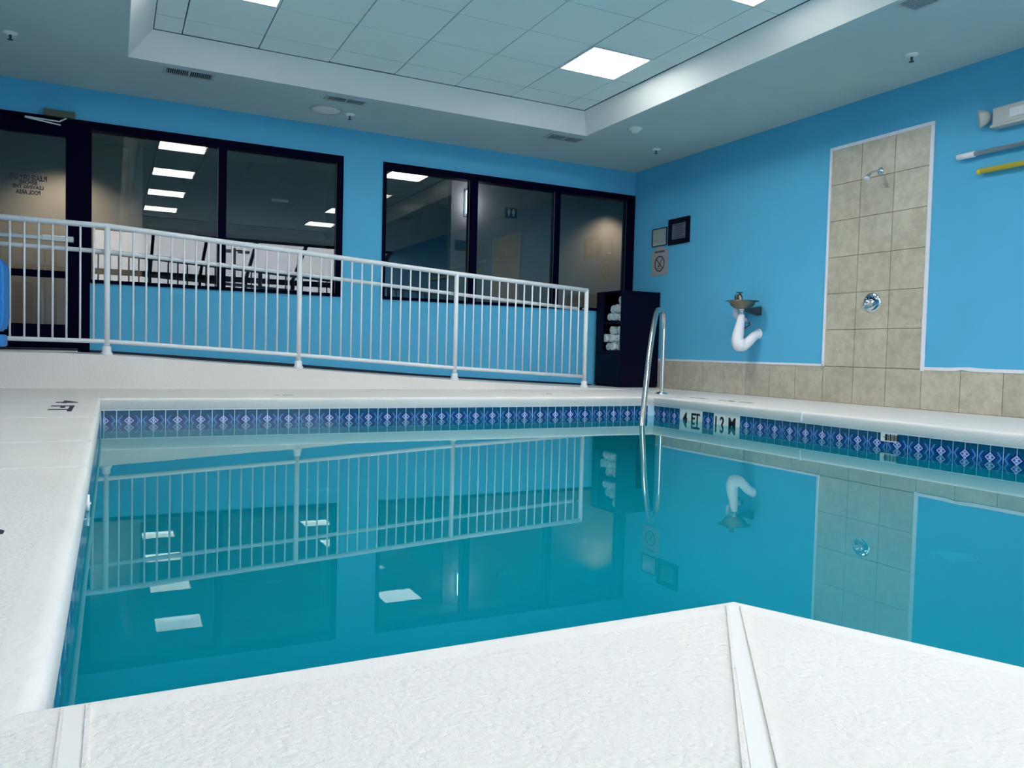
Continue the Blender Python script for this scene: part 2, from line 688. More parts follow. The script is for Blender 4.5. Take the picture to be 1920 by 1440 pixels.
trim('trim_1', 5.498, BY, .343, .366)
trim('trim_2', 5.490, 5.518, .343, 2.445)
trim('trim_3', 4.428, 5.490, 2.414, 2.445)
trim('trim_4', 4.428, 4.462, .330, 2.414)
# last trim has a peeling wavy stretch
bm = bmesh.new()
top = []
n = 60
for i in range(n + 1):
    yy = 4.43 - (4.43 - .3) * i / n
    bump_ = .010 * math.exp(-((yy - 4.05) / .10) ** 2)
    top.append((yy, .366 + bump_ * .8))
bot = [(yy, .338 + .012 * math.exp(-((yy - 4.08) / .05) ** 2)) for yy, _ in top]
prism(bm, top + bot[::-1], 'x', RX - .014, RX)
tag(finish('trim_5', bm, M['white_trim']), kind='structure')

# ---- ceiling: soffit with sloping sided recess and separate lay-in tiles
LO = [.104, 7.583, 4.685, -.75]      # x0, y1, x1, y0 at soffit level
UP = [.288, 7.335, 4.500, -.50]
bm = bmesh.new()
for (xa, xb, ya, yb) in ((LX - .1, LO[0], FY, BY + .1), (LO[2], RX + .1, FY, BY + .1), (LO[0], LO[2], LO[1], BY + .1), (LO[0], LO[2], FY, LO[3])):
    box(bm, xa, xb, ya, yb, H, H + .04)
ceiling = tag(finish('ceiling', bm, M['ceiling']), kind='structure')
bm = bmesh.new()
lo = [(LO[0], LO[3], H), (LO[2], LO[3], H), (LO[2], LO[1], H), (LO[0], LO[1], H)]
up = [(UP[0], UP[3], H2), (UP[2], UP[3], H2), (UP[2], UP[1], H2), (UP[0], UP[1], H2)]
for i in range(4):
    j = (i + 1) % 4
    v = [bm.verts.new(p) for p in (lo[i], lo[j], up[j], up[i])]
    v2 = [bm.verts.new((p[0], p[1], p[2])) for p in
          [tuple(Vector(q) + Vector(((-.05, .05)[i == 1] if i in (1, 3) else 0, (-.05 if i == 0 else .05) if i in (0, 2) else 0, .02))) for q in (lo[i], lo[j], up[j], up[i])]]
    bm.faces.new(v)
    bm.faces.new(v2[::-1])
    for a in range(4):
        b_ = (a + 1) % 4
        bm.faces.new((v[a], v2[a], v2[b_], v[b_]))
bmesh.ops.recalc_face_normals(bm, faces=bm.faces[:])
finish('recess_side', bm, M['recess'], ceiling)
bm = bmesh.new()
e_ = .012
for q in ((UP[0] - e_, UP[2] + e_, UP[3] - e_, UP[3] + .0015), (UP[0] - e_, UP[2] + e_, UP[1] - .0015, UP[1] + e_),
          (UP[0] - e_, UP[0] + .0015, UP[3], UP[1]), (UP[2] - .0015, UP[2] + e_, UP[3], UP[1])):
    box(bm, *q, H2 - .002, H2 + .068)
finish('wall_angle', bm, M['grid'], ceiling)
BX('ceiling_void', UP[0] - .06, UP[2] + .06, UP[3] - .06, UP[1] + .06, H2 + .066, H2 + .12, M['grid'], ceiling)
gx = [UP[0]] + [.51 + .622 * k for k in range(7)] + [UP[2]]
gy = [UP[3]] + [7.0 - .61 * k for k in range(12, -1, -1)] + [UP[1]]
LIGHTS = [(6, 5.78), (1, 5.78), (6, 3.95), (1, 3.95), (6, 2.12), (1, 2.12), (6, .29), (1, .29)]
cg = .0045
cache = {}
lights_at = []
for ix in range(len(gx) - 1):
    for iy in range(len(gy) - 1):
        xa, xb, ya, yb = gx[ix], gx[ix + 1], gy[iy], gy[iy + 1]
        if any(ix == lx and abs(ya - ly) < .05 for lx, ly in LIGHTS):
            lights_at.append((xa, xb, ya, yb))
            continue
        key = (round(xb - xa, 3), round(yb - ya, 3))
        if key not in cache:
            b_ = bmesh.new()
            box(b_, -(xb - xa) / 2 + cg, (xb - xa) / 2 - cg, -(yb - ya) / 2 + cg, (yb - ya) / 2 - cg, -.008, .008, .002)
            me = bpy.data.meshes.new('ceiling_tile')
            b_.to_mesh(me)
            b_.free()
            me.materials.append(M['ctile'])
            cache[key] = me
        from_mesh('ceiling_tile', cache[key], None, ceiling, ((xa + xb) / 2, (ya + yb) / 2, H2 + .010 + random.random() * .003))
seen = {(3.95, 6): 'light with curved lens cut by the top edge of the photo, right one', (5.78, 1): 'light with curved lens cut by the top edge of the photo, left one',
        (5.78, 6): 'bright flat square light panel in the recessed ceiling, fully in view',
        (3.95, 1): 'curved ceiling light mirrored second from top in the left window', (2.12, 1): 'curved ceiling light mirrored third from top in the left window',
        (.29, 1): 'curved ceiling light mirrored lowest of four in the left window', (2.12, 6): 'curved ceiling light mirrored small at the right edge of the left window, upper',
        (.29, 6): 'curved ceiling light mirrored low at the right edge of the left window'}
for (xa, xb, ya, yb) in lights_at:
    lab = [n_ for (ly, lx), n_ in seen.items() if abs(ya - ly) < .05 and abs(gx[lx] - xa) < .05][0]
    flat = lab.startswith('bright flat')
    t = empty('ceiling_light', ((xa + xb) / 2, (ya + yb) / 2, H2), lab, 'light', 'square lights in the recessed ceiling')
    hx, hy = (xb - xa) / 2 - .003, (yb - ya) / 2 - .003
    if flat:
        BX('diffuser', xa + .022, xb - .022, ya + .022, yb - .022, H2 + .002, H2 + .010, M['panel'], t)
    else:
        # shallow trough lens, brighter along its two long lips
        n_l = 12
        pr = [(-1 + 2 * i / n_l) for i in range(n_l + 1)]
        zf_ = lambda f: .004 + .042 * (1 - abs(f) ** 2.2)
        for nm, idx, mt in (('lens', range(2, n_l - 1), M['lens']), ('lens_lip', range(0, 3), M['lens_edge']), ('lens_lip', range(n_l - 2, n_l + 1), M['lens_edge'])):
            ps = [(pr[i] * (hy - .02), zf_(pr[i])) for i in idx]
            bm = bmesh.new()
            prism(bm, ps + [(y_, z_ + .004) for y_, z_ in ps[::-1]], 'x', -hx + .02, hx - .02)
            finish(nm, bm, mt, t, (0, 0, 0))
    bm = bmesh.new()
    for q in ((-hx, hx, -hy, -hy + .02), (-hx, hx, hy - .02, hy), (-hx, -hx + .02, -hy + .02, hy - .02), (hx - .02, hx, -hy + .02, hy - .02)):
        box(bm, *q, -.002, .056)
    box(bm, -hx, hx, -hy, hy, .056, .060)
    finish('frame', bm, M['recess'], t)

# ---- sunroom glazing behind the camera (gives the daylight and the bright reflections)
sun = tag(empty('window_3', (0, EY, 0), None, None), kind='structure')
s0, s1 = Vector((0, FY, H)), Vector((0, EY, EZ))
xs_m = [-.42, .78, 1.88, 2.95, 4.08, 5.15, 6.13]
for x in xs_m:
    bm = bmesh.new()
    prism(bm, [(FY, H + .05), (FY, H - .04), (EY, EZ - .05), (EY, EZ + .05)], 'x', x - .03, x + .03)
    finish('rafter', bm, M['frame'], sun, (0, -EY, 0))
    BX('mullion', x - .03, x + .03, EY - .04, EY + .03, .45, EZ, M['frame'], sun)
for xa, xb in zip(xs_m, xs_m[1:]):
    bm = bmesh.new()
    prism(bm, [(FY, H + .004), (FY, H - .004), (EY, EZ - .004), (EY, EZ + .004)], 'x', xa + .03, xb - .03)
    finish('pane', bm, M['glass_thin'], sun, (0, -EY, 0))
    BX('pane', xa + .03, xb - .03, EY - .004, EY + .004, .53, EZ - .09, M['glass_thin'], sun)
bm = bmesh.new()
prism(bm, [(FY, H + .05), (FY, H - .04), (EY, EZ - .05), (EY, EZ + .05)], 'x', LX, -.45)
box(bm, LX, -.45, EY - .04, EY + .03, .45, EZ - .05)
finish('added_shade_bay', bm, M['ceiling'], sun, (0, -EY, 0))  # unseen opaque bay, added to cut daylight on the left soffit and deck
BX('eave_beam', LX, RX, EY - .05, EY + .04, EZ - .09, EZ + .04, M['frame'], sun)
BX('head_beam', LX, RX, FY - .06, FY, H - .06, H + .10, M['frame'], sun)
BX('sill', LX, RX, EY - .08, EY + .05, .47, .53, M['frame'], sun)
tag(BX('wall_front', LX, RX, EY - .10, EY, -.2, .47, M['blue']), kind='structure')
tag(BX('ground', -60, 60, -80, EY - .10, -.35, -.2, M['outside']), 'grey pavement outside the sunroom windows', 'pavement')
hd = empty('hedge', (6.4, -13, -.2), 'dark green hedge outside, mirrored low in the window glass', 'hedge')
for i in range(7):
    bm = bmesh.new()
    bmesh.ops.create_icosphere(bm, subdivisions=3, radius=1)
    for v in bm.verts:
        v.co *= 1 + .22 * math.sin(v.co.x * 9 + i) * math.cos(v.co.z * 8 + v.co.y * 7)
        v.co = Vector((v.co.x * 1.0, v.co.y * .8, (v.co.z + .85) * (.9 + .25 * (i % 3))))
    finish('bush', bm, M['hedge'], hd, (i * .75, (i % 2) * .3, 0), True)
lp = empty('parking_lamp', (4.87, -20, -.2), 'tall twin-headed parking lamp outside, mirrored in the window glass', 'street lamp')
TUBE('pole', [(4.87, -20, -.2), (4.87, -20, 4.75)], .06, M['bracket'], lp)
BX('lamp_head', 4.25, 4.72, -20.15, -19.85, 4.55, 4.66, M['bracket'], lp)
BX('lamp_head', 5.02, 5.50, -20.15, -19.85, 4.55, 4.66, M['bracket'], lp)
TUBE('cross_arm', [(4.6, -20, 4.66), (5.2, -20, 4.66)], .035, M['bracket'], lp)
# low guard fence outside
fn = empty('garden_fence', (1.8, -6, -.2), 'dark metal fence outside, mirrored low in the window glass', 'fence')
BX('top_rail', -5, 9, -6.03, -5.97, 1.22, 1.28, M['frame'], fn)
BX('bottom_rail', -5, 9, -6.03, -5.97, -.05, 0, M['frame'], fn)
me = None
for i in range(36):
    x = -4.9 + i * .39
    if me is None:
        o = BX('picket', x - .02, x + .02, -6.02, -5.98, -.2, 1.28, M['frame'], fn)
        me = o.data
    else:
        from_mesh('picket', me, None, fn, Vector((x, -6, .54)) - fn.location)

# ---- back windows and door
def rect_frame(bm, x0, x1, z0, z1, w_, ya, yb):
    box(bm, x0, x1, ya, yb, z1 - w_, z1)
    box(bm, x0, x1, ya, yb, z0, z0 + w_)
    box(bm, x0, x0 + w_, ya, yb, z0 + w_, z1 - w_)
    box(bm, x1 - w_, x1, ya, yb, z0 + w_, z1 - w_)


def window(name, x0, x1, panes, z0=.968, z1=2.515):
    root = tag(empty(name, (x0, BY, z0), None, None), kind='structure')
    bm = bmesh.new()
    zt, zb = 2.438, 1.002
    box(bm, x0, x1, BY - .018, BY + DT, zt, z1)
    box(bm, x0, x1, BY - .018, BY + DT, z0, zb)
    xs = [x0] + [q for p in panes for q in p] + [x1]
    for a, b in zip(xs[::2], xs[1::2]):
        box(bm, a, b, BY - .018, BY + DT, zb, zt)
    o = finish('window_frame', bm, M['frame'], root)
    o.location = -Vector((x0, BY, z0))
    # thin inner bead catching the light on the left of each upright
    for a, b in panes:
        BX('glazing_bead', b - .012, b - .004, BY + .018, BY + .026, zb, zt, M['bracket'], root)
        BX('pane', a, b, BY + .030, BY + .036, zb, zt, M['glass'], root)
    return root


window('window_1', -.20, 2.266, [(-.190, .972), (1.045, 2.205)])
window('window_2', 2.722, 6.181, [(2.762, 3.810), (3.897, 4.980), (5.040, 6.078)])

door = tag(empty('door_1', (-.86, BY, LAND), None, None), kind='structure')
bm = bmesh.new()
for q in ((-1.52, -1.44, LAND, 2.515), (-.300, -.20, LAND, 2.515), (-1.44, -.30, 2.47, 2.515)):
    box(bm, q[0], q[1], BY - .02, BY + DT, q[2], q[3])
o = finish('door_frame', bm, M['frame'], door)
o.location = -door.location
leaf = bmesh.new()
for q in ((-1.44, -1.335, LAND + .03, 2.465), (-.408, -.2995, LAND + .03, 2.471), (-1.335, -.408, 2.335, 2.465),
          (-1.335, -.408, LAND + .03, .555), (-1.335, -.408, 1.0, 1.065)):
    box(leaf, q[0], q[1], BY - .012, BY + .03, q[2], q[3])
o = finish('door_leaf', leaf, M['frame'], door)
o.location = -door.location
dl = o
for za, zb in ((1.065, 2.335), (.555, 1.0)):
    BX('pane', -1.335, -.408, BY + .006, BY + .012, za, zb, M['glass'], door)
for lt, z_, w_, h_ in (('PLEASE DRY OFF', 1.921, .305, .052), ('BEFORE', 1.876, .145, .036), ('LEAVING THE', 1.835, .25, .036), ('POOL AREA', 1.785, .20, .042)):
    text('door_lettering', lt, w_, h_, (-.715, BY + .003, z_), 'back', M['ink'], door, mirror=True, bold=.035, thick=.001)
bm = bmesh.new()
box(bm, -1.40, -.345, BY - .075, BY - .045, 1.345, 1.385, .006)
o = finish('push_bar', bm, M['pole'], door)
o.location = -door.location
BX('push_bar_cap', -.60, -.338, BY - .080, BY - .012, 1.34, 1.392, M['rail'], door, .006)
BX('push_bar_cap', -1.42, -1.36, BY - .080, BY - .012, 1.34, 1.392, M['rail'], door, .006)
BX('threshold', -1.46, -.28, BY - .06, BY + .06, LAND, LAND + .012, M['darkstrip'], door)
BX('threshold_strip', -1.44, -.30, BY - .075, BY - .060, LAND, LAND + .010, M['steel'], door)
cl = tag(empty('door_closer', (-.45, BY - .02, 2.53), 'grey-green box door closer with folded steel arm above the glass door', 'door closer'))
BX('closer_body', -.590, -.330, BY - .085, BY - .020, 2.505, 2.565, M['greybox'], cl, .004)
TUBE('arm', [(-.735, BY - .10, 2.462), (-.46, BY - .05, 2.465), (-.43, BY - .05, 2.485), (-.40, BY - .05, 2.505)], .007, M['rail'], cl)
TUBE('arm', [(-.735, BY - .10, 2.455), (-.45, BY - .018, 2.442)], .007, M['rail'], cl)

# ---- corridor behind the glass
def wallbox(name, *a, mat='beige'):
    return tag(BX(name, *a, M[mat]), kind='structure')


CZ = 2.655
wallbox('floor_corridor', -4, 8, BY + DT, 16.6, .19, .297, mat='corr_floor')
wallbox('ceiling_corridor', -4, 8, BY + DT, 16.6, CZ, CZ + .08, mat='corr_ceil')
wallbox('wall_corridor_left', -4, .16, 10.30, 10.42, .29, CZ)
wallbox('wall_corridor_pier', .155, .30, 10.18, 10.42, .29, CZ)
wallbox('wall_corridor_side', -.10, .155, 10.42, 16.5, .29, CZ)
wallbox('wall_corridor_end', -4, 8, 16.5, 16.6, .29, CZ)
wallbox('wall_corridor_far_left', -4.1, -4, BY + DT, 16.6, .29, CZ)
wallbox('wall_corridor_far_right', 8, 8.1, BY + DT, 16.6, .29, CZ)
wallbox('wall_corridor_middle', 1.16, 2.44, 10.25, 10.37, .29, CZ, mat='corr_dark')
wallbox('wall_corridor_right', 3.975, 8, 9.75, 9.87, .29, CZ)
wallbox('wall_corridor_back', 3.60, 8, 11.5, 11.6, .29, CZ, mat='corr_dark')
d2 = tag(empty('door_2', (1.7, 10.25, .297), None, None), kind='structure')
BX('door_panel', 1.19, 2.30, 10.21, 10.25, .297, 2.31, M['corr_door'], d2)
BX('door_frame', 2.26, 2.32, 10.20, 10.25, .297, 2.33, M['corr_dark'], d2)
BX('closer', 1.75, 1.95, 10.17, 10.21, 2.20, 2.23, M['vent'], d2)
d3 = tag(empty('door_3', (3.9, 11.5, .297), None, None), kind='structure')
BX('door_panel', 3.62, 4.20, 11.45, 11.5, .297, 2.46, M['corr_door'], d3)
BX('door_frame', 4.20, 4.28, 11.44, 11.5, .297, 2.50, M['corr_dark'], d3)
for i, x in enumerate((1.3, 1.9, 2.5, 3.1)):
    tag(BX('trim_%d' % (i + 6), x - .012, x + .012, BY + DT, 10.25, CZ - .004, CZ, M['grid']), kind='structure')


sc = empty('wall_sconce', (4.225, 9.75, 2.37), 'glowing vertical wall sconce behind the first upright of the right window', 'wall lamp')
bm = bmesh.new()
lathe(bm, [(0, -.16), (.062, -.16), (.072, -.14), (.072, .14), (.062, .16), (0, .16)], 20, (0, 0, 1))
finish('lamp_shade', bm, M['sconce'], sc, (0, -.09, 0), True)
BX('back_plate', 4.155, 4.295, 9.735, 9.75, 2.19, 2.55, M['bracket'], sc)


def restroom(x, z, lab, pale_figures):
    t = empty('door_sign', (x, 9.75, z), lab, 'sign')
    BX('plate', x - .088, x + .088, 9.738, 9.75, z - .068, z + .068, M['corr_door'], t)
    ms = M['vent'] if pale_figures else M['corr_dark']
    for dx in (-.035, .035):
        LATHE('figure_head', [(0, -.002), (.011, -.002), (.011, .002), (0, .002)], ms, (x + dx, 9.736, z + .045), (0, 1, 0), t, 12)
        bm = bmesh.new()
        wd = .024 if dx > 0 else .016
        prism(bm, [(-.016, .030), (.016, .030), (wd, -.012), (.008, -.012), (.008, -.048), (-.008, -.048), (-.008, -.012), (-wd, -.012)], 'y', -.002, .002)
        finish('figure_body', bm, ms, t, (dx, -.014, 0))
    return t


restroom(4.852, 2.305, 'dark square restroom sign with white figures on the corridor wall', True)
restroom(4.123, 1.80, 'small dark plaque low on the corridor wall left of the window upright', False)
# the corridor's warm downlights
for (x, y_, z_, e_, sz) in ((6.45, 9.42, 2.60, 75, .9), (-.48, 9.80, 2.60, 170, .95)):
    l = bpy.data.lights.new('corridor_downlight', 'SPOT')
    l.energy = e_
    l.color = (1, .78, .58)
    l.spot_size = 2.1
    l.spot_blend = .8
    l.shadow_soft_size = .05
    o = bpy.data.objects.new('corridor_downlight', l)
    o.location = (x, y_, z_)
    C.objects.link(o)
    t = empty('downlight', (x, y_, CZ), 'small recessed corridor downlight above the %s' % ('right window' if x > 0 else 'glass door'), 'light')
    LATHE('ring', [(.075, 0), (.075, -.008), (.05, -.008), (.05, 0)], M['vent'], (x, y_, CZ), (0, 0, 1), t, 24)

# ================================================================ POOL
pool = tag(empty('swimming_pool', (2.3, 3.6, WZ), 'indoor swimming pool of still teal water with a patterned blue waterline band', 'pool'))


def P_(name, bm, mat, smooth=False):
    return finish(name, bm, mat, pool, -pool.location, smooth)


# coping: rounded nosing all round
CT = .083
prof = [(CW, -CT), (.004, -CT), (0, -CT + .006)]
for a in range(0, 91, 15):
    rr = .028
    prof.append((rr - rr * math.cos(math.radians(a)), -rr + rr * math.sin(math.radians(a))))
prof.append((CW, 0))
loops = []
for dx, dz in prof:
    loops.append([(p[0], p[1], dz) for p in offset(OUT, dx)])
n = len(OUT)
for i in range(n):
    j = (i + 1) % n
    bm = bmesh.new()
    va = [bm.verts.new(l[i]) for l in loops]
    vb = [bm.verts.new(l[j]) for l in loops]
    for k in range(len(loops) - 1):
        bm.faces.new((va[k], va[k + 1], vb[k + 1], vb[k]))
    bm.faces.new((va[-1], va[0], vb[0], vb[-1]))
    bm.faces.new(va)
    bm.faces.new(vb[::-1])
    bmesh.ops.recalc_face_normals(bm, faces=bm.faces[:])
    auto_smooth(P_('coping', bm, M['coping']), 50)
# caulk joint across the right coping, and the fine line under the nosing
BX('coping_joint', 4.75, 4.83, 4.415, 4.427, -.078, .0015, M['white_trim'], pool, .002)
bm = bmesh.new()
o1, o2 = offset(OUT, .004), offset(OUT, .03)
for i in range(n):
    j = (i + 1) % n
    prism(bm, [o1[i], o1[j], o2[j], o2[i]], 'z', -CT - .006, -CT)
P_('caulk_line', bm, M['white_trim'])
# basin shell
ins = offset(OUT, .018)
bm = bmesh.new()
zt, zf = -CT, -.70
top = [bm.verts.new((x, y_, zt)) for x, y_ in ins]
bot = [bm.verts.new((x, y_, zf)) for x, y_ in ins]
for i in range(n):
    bm.faces.new((top[i], top[(i + 1) % n], bot[(i + 1) % n], bot[i]))
bm.faces.new(bot)
bot_e = [e for e in bm.edges if all(abs(v.co.z - zf) < 1e-4 for v in e.verts)]
bmesh.ops.bevel(bm, geom=bot_e, offset=.22, segments=6, affect='EDGES', profile=.5)
P_('pool_shell', bm, M['plaster'], True)
# water
bm = bmesh.new()
ow = offset(OUT, .0085)
bm.faces.new([bm.verts.new((x, y_, WZ)) for x, y_ in ow])
bmesh.ops.recalc_face_normals(bm, faces=bm.faces[:])
for f_ in bm.faces:
    if f_.normal.z < 0: f_.normal_flip()
P_('water', bm, M['water'])

# waterline tiles: local x along the wall, local z up, facing local -y
TW, TH = .0800, .150
gt = .0025


def band_mesh(flip, w_=TW):
    b_ = bmesh.new()
    box(b_, -w_ / 2 + gt, w_ / 2 - gt, -.004, .004, -TH / 2, TH / 2 - .001, .0008)
    uvl = b_.loops.layers.uv.new('UVMap')
    for f in b_.faces:
        for l in f.loops:
            u = (l.vert.co.x + w_ / 2) / w_
            l[uvl].uv = (1 - u if flip else u, (l.vert.co.z + TH / 2) / TH)
    me_ = bpy.data.meshes.new('waterline_tile')
    b_.to_mesh(me_)
    b_.free()
    me_.materials.append(M['band'])
    return me_


mA, mB = band_mesh(False), band_mesh(True)
ZC = -CT - .004 - TH / 2


def band_tile(me_, x, y_, rot):
    o_ = from_mesh('waterline_tile', me_, None, pool, Vector((x, y_, ZC)) - pool.location)
    o_.rotation_euler = (0, 0, rot)
    return o_


# grout backing
bm = bmesh.new()
o1, o2 = offset(OUT, .010), offset(OUT, .017)
for i in range(n):
    j = (i + 1) % n
    prism(bm, [o1[i], o1[j], o2[j], o2[i]], 'z', -CT - .16, -CT)
P_('tile_grout', bm, paint('pale_grout', (.55, .78, .90, 1), .8, .05, 10))
TX = .0805
for k in range(0, 60):       # far wall, joints at -.053 + k*TX
    xc = -.053 + TX * (k + .5)
    if xc + TX / 2 > PX1 + .01: break
    o = band_tile(mA if k % 2 == 0 else mB, xc, PY1 + .012, 0)
band_tile(band_mesh(True, .018), PX0 + .004, PY1 + .0121, 0)
TYP = .0797
white_spans = [(5.897, 5.579), (5.429, 5.101)]
k = -16
while True:                   # right wall, diamond joints at 5.022 - even*TYP
    ya = 5.022 - TYP * k
    yc = ya - TYP / 2
    if yc < .6: break
    if ya <= PY1 + .01 and not any(a + .02 > yc > b - .02 for a, b in white_spans):
        band_tile(mA if k % 2 == 0 else mB, PX1 + .012, yc, -math.pi / 2)
    k += 1
k = 0
while True:                   # left wall
    yc = PYN + TX * (k + .5)
    if yc > PY1 - .02: break
    band_tile(mA if k % 2 == 0 else mB, PX0 - .012, yc, math.pi / 2)
    k += 1
for (ya, yb), chars in zip(white_spans, (('4', 'FT'), ('1.2', 'M'))):
    wd = (ya - yb) / 2
    for i, ch in enumerate(chars):
        yc = ya - wd * (i + .5)
        nt_ = BX('number_tile', PX1 + .007, PX1 + .017, yc - wd / 2 + .002, yc + wd / 2 - .002, ZC - TH / 2, ZC + TH / 2 - .001, M['white_tile'], pool, .001)
        nt_['label'] = 'white depth tile with black %s' % ch
        off = {'4': .0, 'FT': .01, '1.2': .0, 'M': .01}[ch]
        text('lettering', ch, {'4': .062, 'FT': .118, '1.2': .115, 'M': .085}[ch], .102, (PX1 + .006, yc + off, ZC - .004), 'right', M['black'], nt_, bold=.03, thick=.001)
# printed tag stuck on the tiles
tg = BX('tag_plate', PX1 + .0045, PX1 + .0075, 3.592, 3.716, -.148, -.088, M['white_tile'], None, .0)
tg.name = 'warning_label'
tag(tg, 'small white label with black bars stuck on the right waterline tiles', 'label')
xx = 3.690
for wd, ht in ((.004, .012), (.020, .044), (.007, .042), (.012, .044), (.005, .040), (.010, .044), (.006, .038), (.009, .042)):
    BX('printed_bar', PX1 + .0030, PX1 + .0046, xx - wd, xx, -.118 - ht / 2, -.118 + ht / 2, M['black'], tg)
    xx -= wd + .0055
# small fittings
def drain(x, y_, r, lab):
    t = tag(empty('drain_cover', (x, y_, zf), lab, 'drain'))
    LATHE('cover', [(0, .016), (r * .75, .016), (r * .8, .008), (r, .006), (r, 0), (0, 0)], M['nosing'], (x, y_, zf), (0, 0, 1), t, 32)
    LATHE('ring', [(r * 1.25, 0), (r * 1.25, .004), (r * 1.05, .004), (r * 1.05, 0)], M['nosing'], (x, y_, zf), (0, 0, 1), t, 32)


drain(4.31, 2.84, .10, 'round white drain cover under water at the right of the pool')
drain(1.44, 6.08, .08, 'round white drain cover under water near the left of the pool')
an = tag(empty('rope_anchor', (PX0 - .005, 3.12, -.155), 'small white rope anchor cup on the left pool wall at the waterline', 'anchor'))
LATHE('cup', [(0, .004), (.016, .004), (.022, .010), (.028, .010), (.030, 0), (0, 0)], M['nosing'], (PX0 - .012, 3.10, -.162), (1, 0, 0), an, 24)
TUBE('bar', [(PX0, 3.08, -.162), (PX0, 3.12, -.162)], .003, M['chrome'], an)

# depth marks painted on the deck
def mark(body, w_, h_, x, y_, rz, lab, parent=floor):
    o_ = text('depth_marking', body, w_, h_, (x, y_, .0008), 'floor', M['ink'], parent, rotz=rz, bold=.03, thick=.0006)
    o_['label'] = lab
    return o_


mark('4', .24, .125, -.262, 5.93, -math.pi / 2, 'black numeral 4 painted on the left deck')
mark('FT', .46, .125, -.270, 5.36, -math.pi / 2, 'black letters FT painted on the left deck')
mark('4', .17, .125, -.262, 1.965, -math.pi / 2, 'black numeral at the left edge of the photo')
mark('4 FT', .16, .03, 1.26, 6.625, 0, 'thin dark depth mark on the far deck, left')
mark('4 FT', .13, .03, 3.80, 6.735, 0, 'thin dark depth mark on the far deck, right')
mark('4 FT', .24, .05, 5.09, 6.03, -math.pi / 2, 'thin dark depth mark on the right deck, farther')
mark('1.2 M', .42, .05, 5.12, 5.55, -math.pi / 2, 'thin dark depth mark on the right deck, nearer')

# ================================================================ RAILING
rl = tag(empty('ramp_railing', (1.58, RY + .03, 0), 'long white metal railing with thin balusters along the ramp', 'railing'))
YR = RY + .035
TOP = [(-2.45, 1.392), (-.046, 1.388), (1.584, 1.295), (3.195, 1.200), (4.795, 1.122)]
LOW = [(-2.45, .415), (-.046, .405), (1.584, .322), (3.195, .222), (4.795, .145)]
HND = [(-2.45, 1.192), (-.046, 1.178), (1.584, 1.097), (3.195, .998), (4.70, .915)]


def lin(L, x):
    for (xa, za), (xb, zb) in zip(L, L[1:]):
        if xa <= x <= xb: return za + (zb - za) * (x - xa) / (xb - xa)
    return L[-1][1]


for nm, L, r, yy in (('top_rail', TOP, .024, YR), ('bottom_rail', LOW, .019, YR), ('handrail', HND, .019, YR + .075)):
    TUBE(nm, [(x, yy, z) for x, z in L], r, M['rail'], rl, 14)
posts = [-1.66, -.046, 1.580, 3.190, 4.785]
for x in posts:
    TUBE('post', [(x, YR, ramp_z(x)), (x, YR, lin(TOP, x) + (.008 if x > 4 else 0))], .024, M['rail'], rl, 14)
    LATHE('post_collar', [(.024, .075), (.034, .070), (.036, .030), (.046, .018), (.046, 0)], M['rail'], (x, YR, ramp_z(x) - .001), (0, 0, 1), rl, 16)
    TUBE('rail_bracket', [(x, YR + .02, lin(HND, x) if x < 4.7 else .92), (x, YR + .075, lin(HND, x) - .012 if x < 4.7 else .915)], .009, M['rail'], rl, 8)
LATHE('handrail_end', [(0, -.012), (.02, -.010), (.024, 0), (.02, .010), (0, .012)], M['rail'], (4.70, YR + .075, .915), (1, 0, 0), rl, 14)
for a, b in zip(posts, posts[1:]):
    for i in range(1, 16):
        x = a + (b - a) * i / 16
        TUBE('baluster', [(x, YR, lin(LOW, x)), (x, YR, lin(TOP, x))], .0085, M['rail'], rl, 8)

# ================================================================ STEEL HAND RAIL
hr = tag(empty('pool_grab_rail', (5.2, 6.75, 0), 'polished steel grab rail curving from the deck corner down into the water', 'grab rail'))
B0, E0 = Vector((5.2, 6.75)), Vector((3.97, 5.41))
u_ = (E0 - B0).normalized()
sz = [(0, 0), (0, .3), (0, .62), (.0, .70), (.02, .77), (.06, .825), (.12, .86), (.20, .875), (.40, .868), (.60, .857), (.76, .838), (.87, .80), (.98, .735), (1.10, .65), (1.2, .565), (1.4, .37),
      (1.6, .10), (1.8, -.22), (1.89, -.42), (1.92, -.58), (1.92, -.70)]
pts = [(B0.x + u_.x * s_, B0.y + u_.y * s_, z_) for s_, z_ in sz]
# refine with Catmull-Rom
fine = []
V = [Vector(p) for p in pts]
for i in range(len(V) - 1):
    p0, p1, p2, p3 = V[max(0, i - 1)], V[i], V[i + 1], V[min(len(V) - 1, i + 2)]
    for k in range(4):
        t_ = k / 4
        fine.append(.5 * ((2 * p1) + (p2 - p0) * t_ + (2 * p0 - 5 * p1 + 4 * p2 - p3) * t_ * t_ + (3 * p1 - p0 - 3 * p2 + p3) * t_ ** 3))
fine.append(V[-1])
TUBE('rail_tube', [tuple(p) for p in fine], .0245, M['steel'], hr, 20)
LATHE('base_flange', [(.0245, .022), (.036, .020), (.055, .012), (.066, .003), (.066, 0)], M['chrome'], (5.2, 6.75, 0), (0, 0, 1), hr, 32)

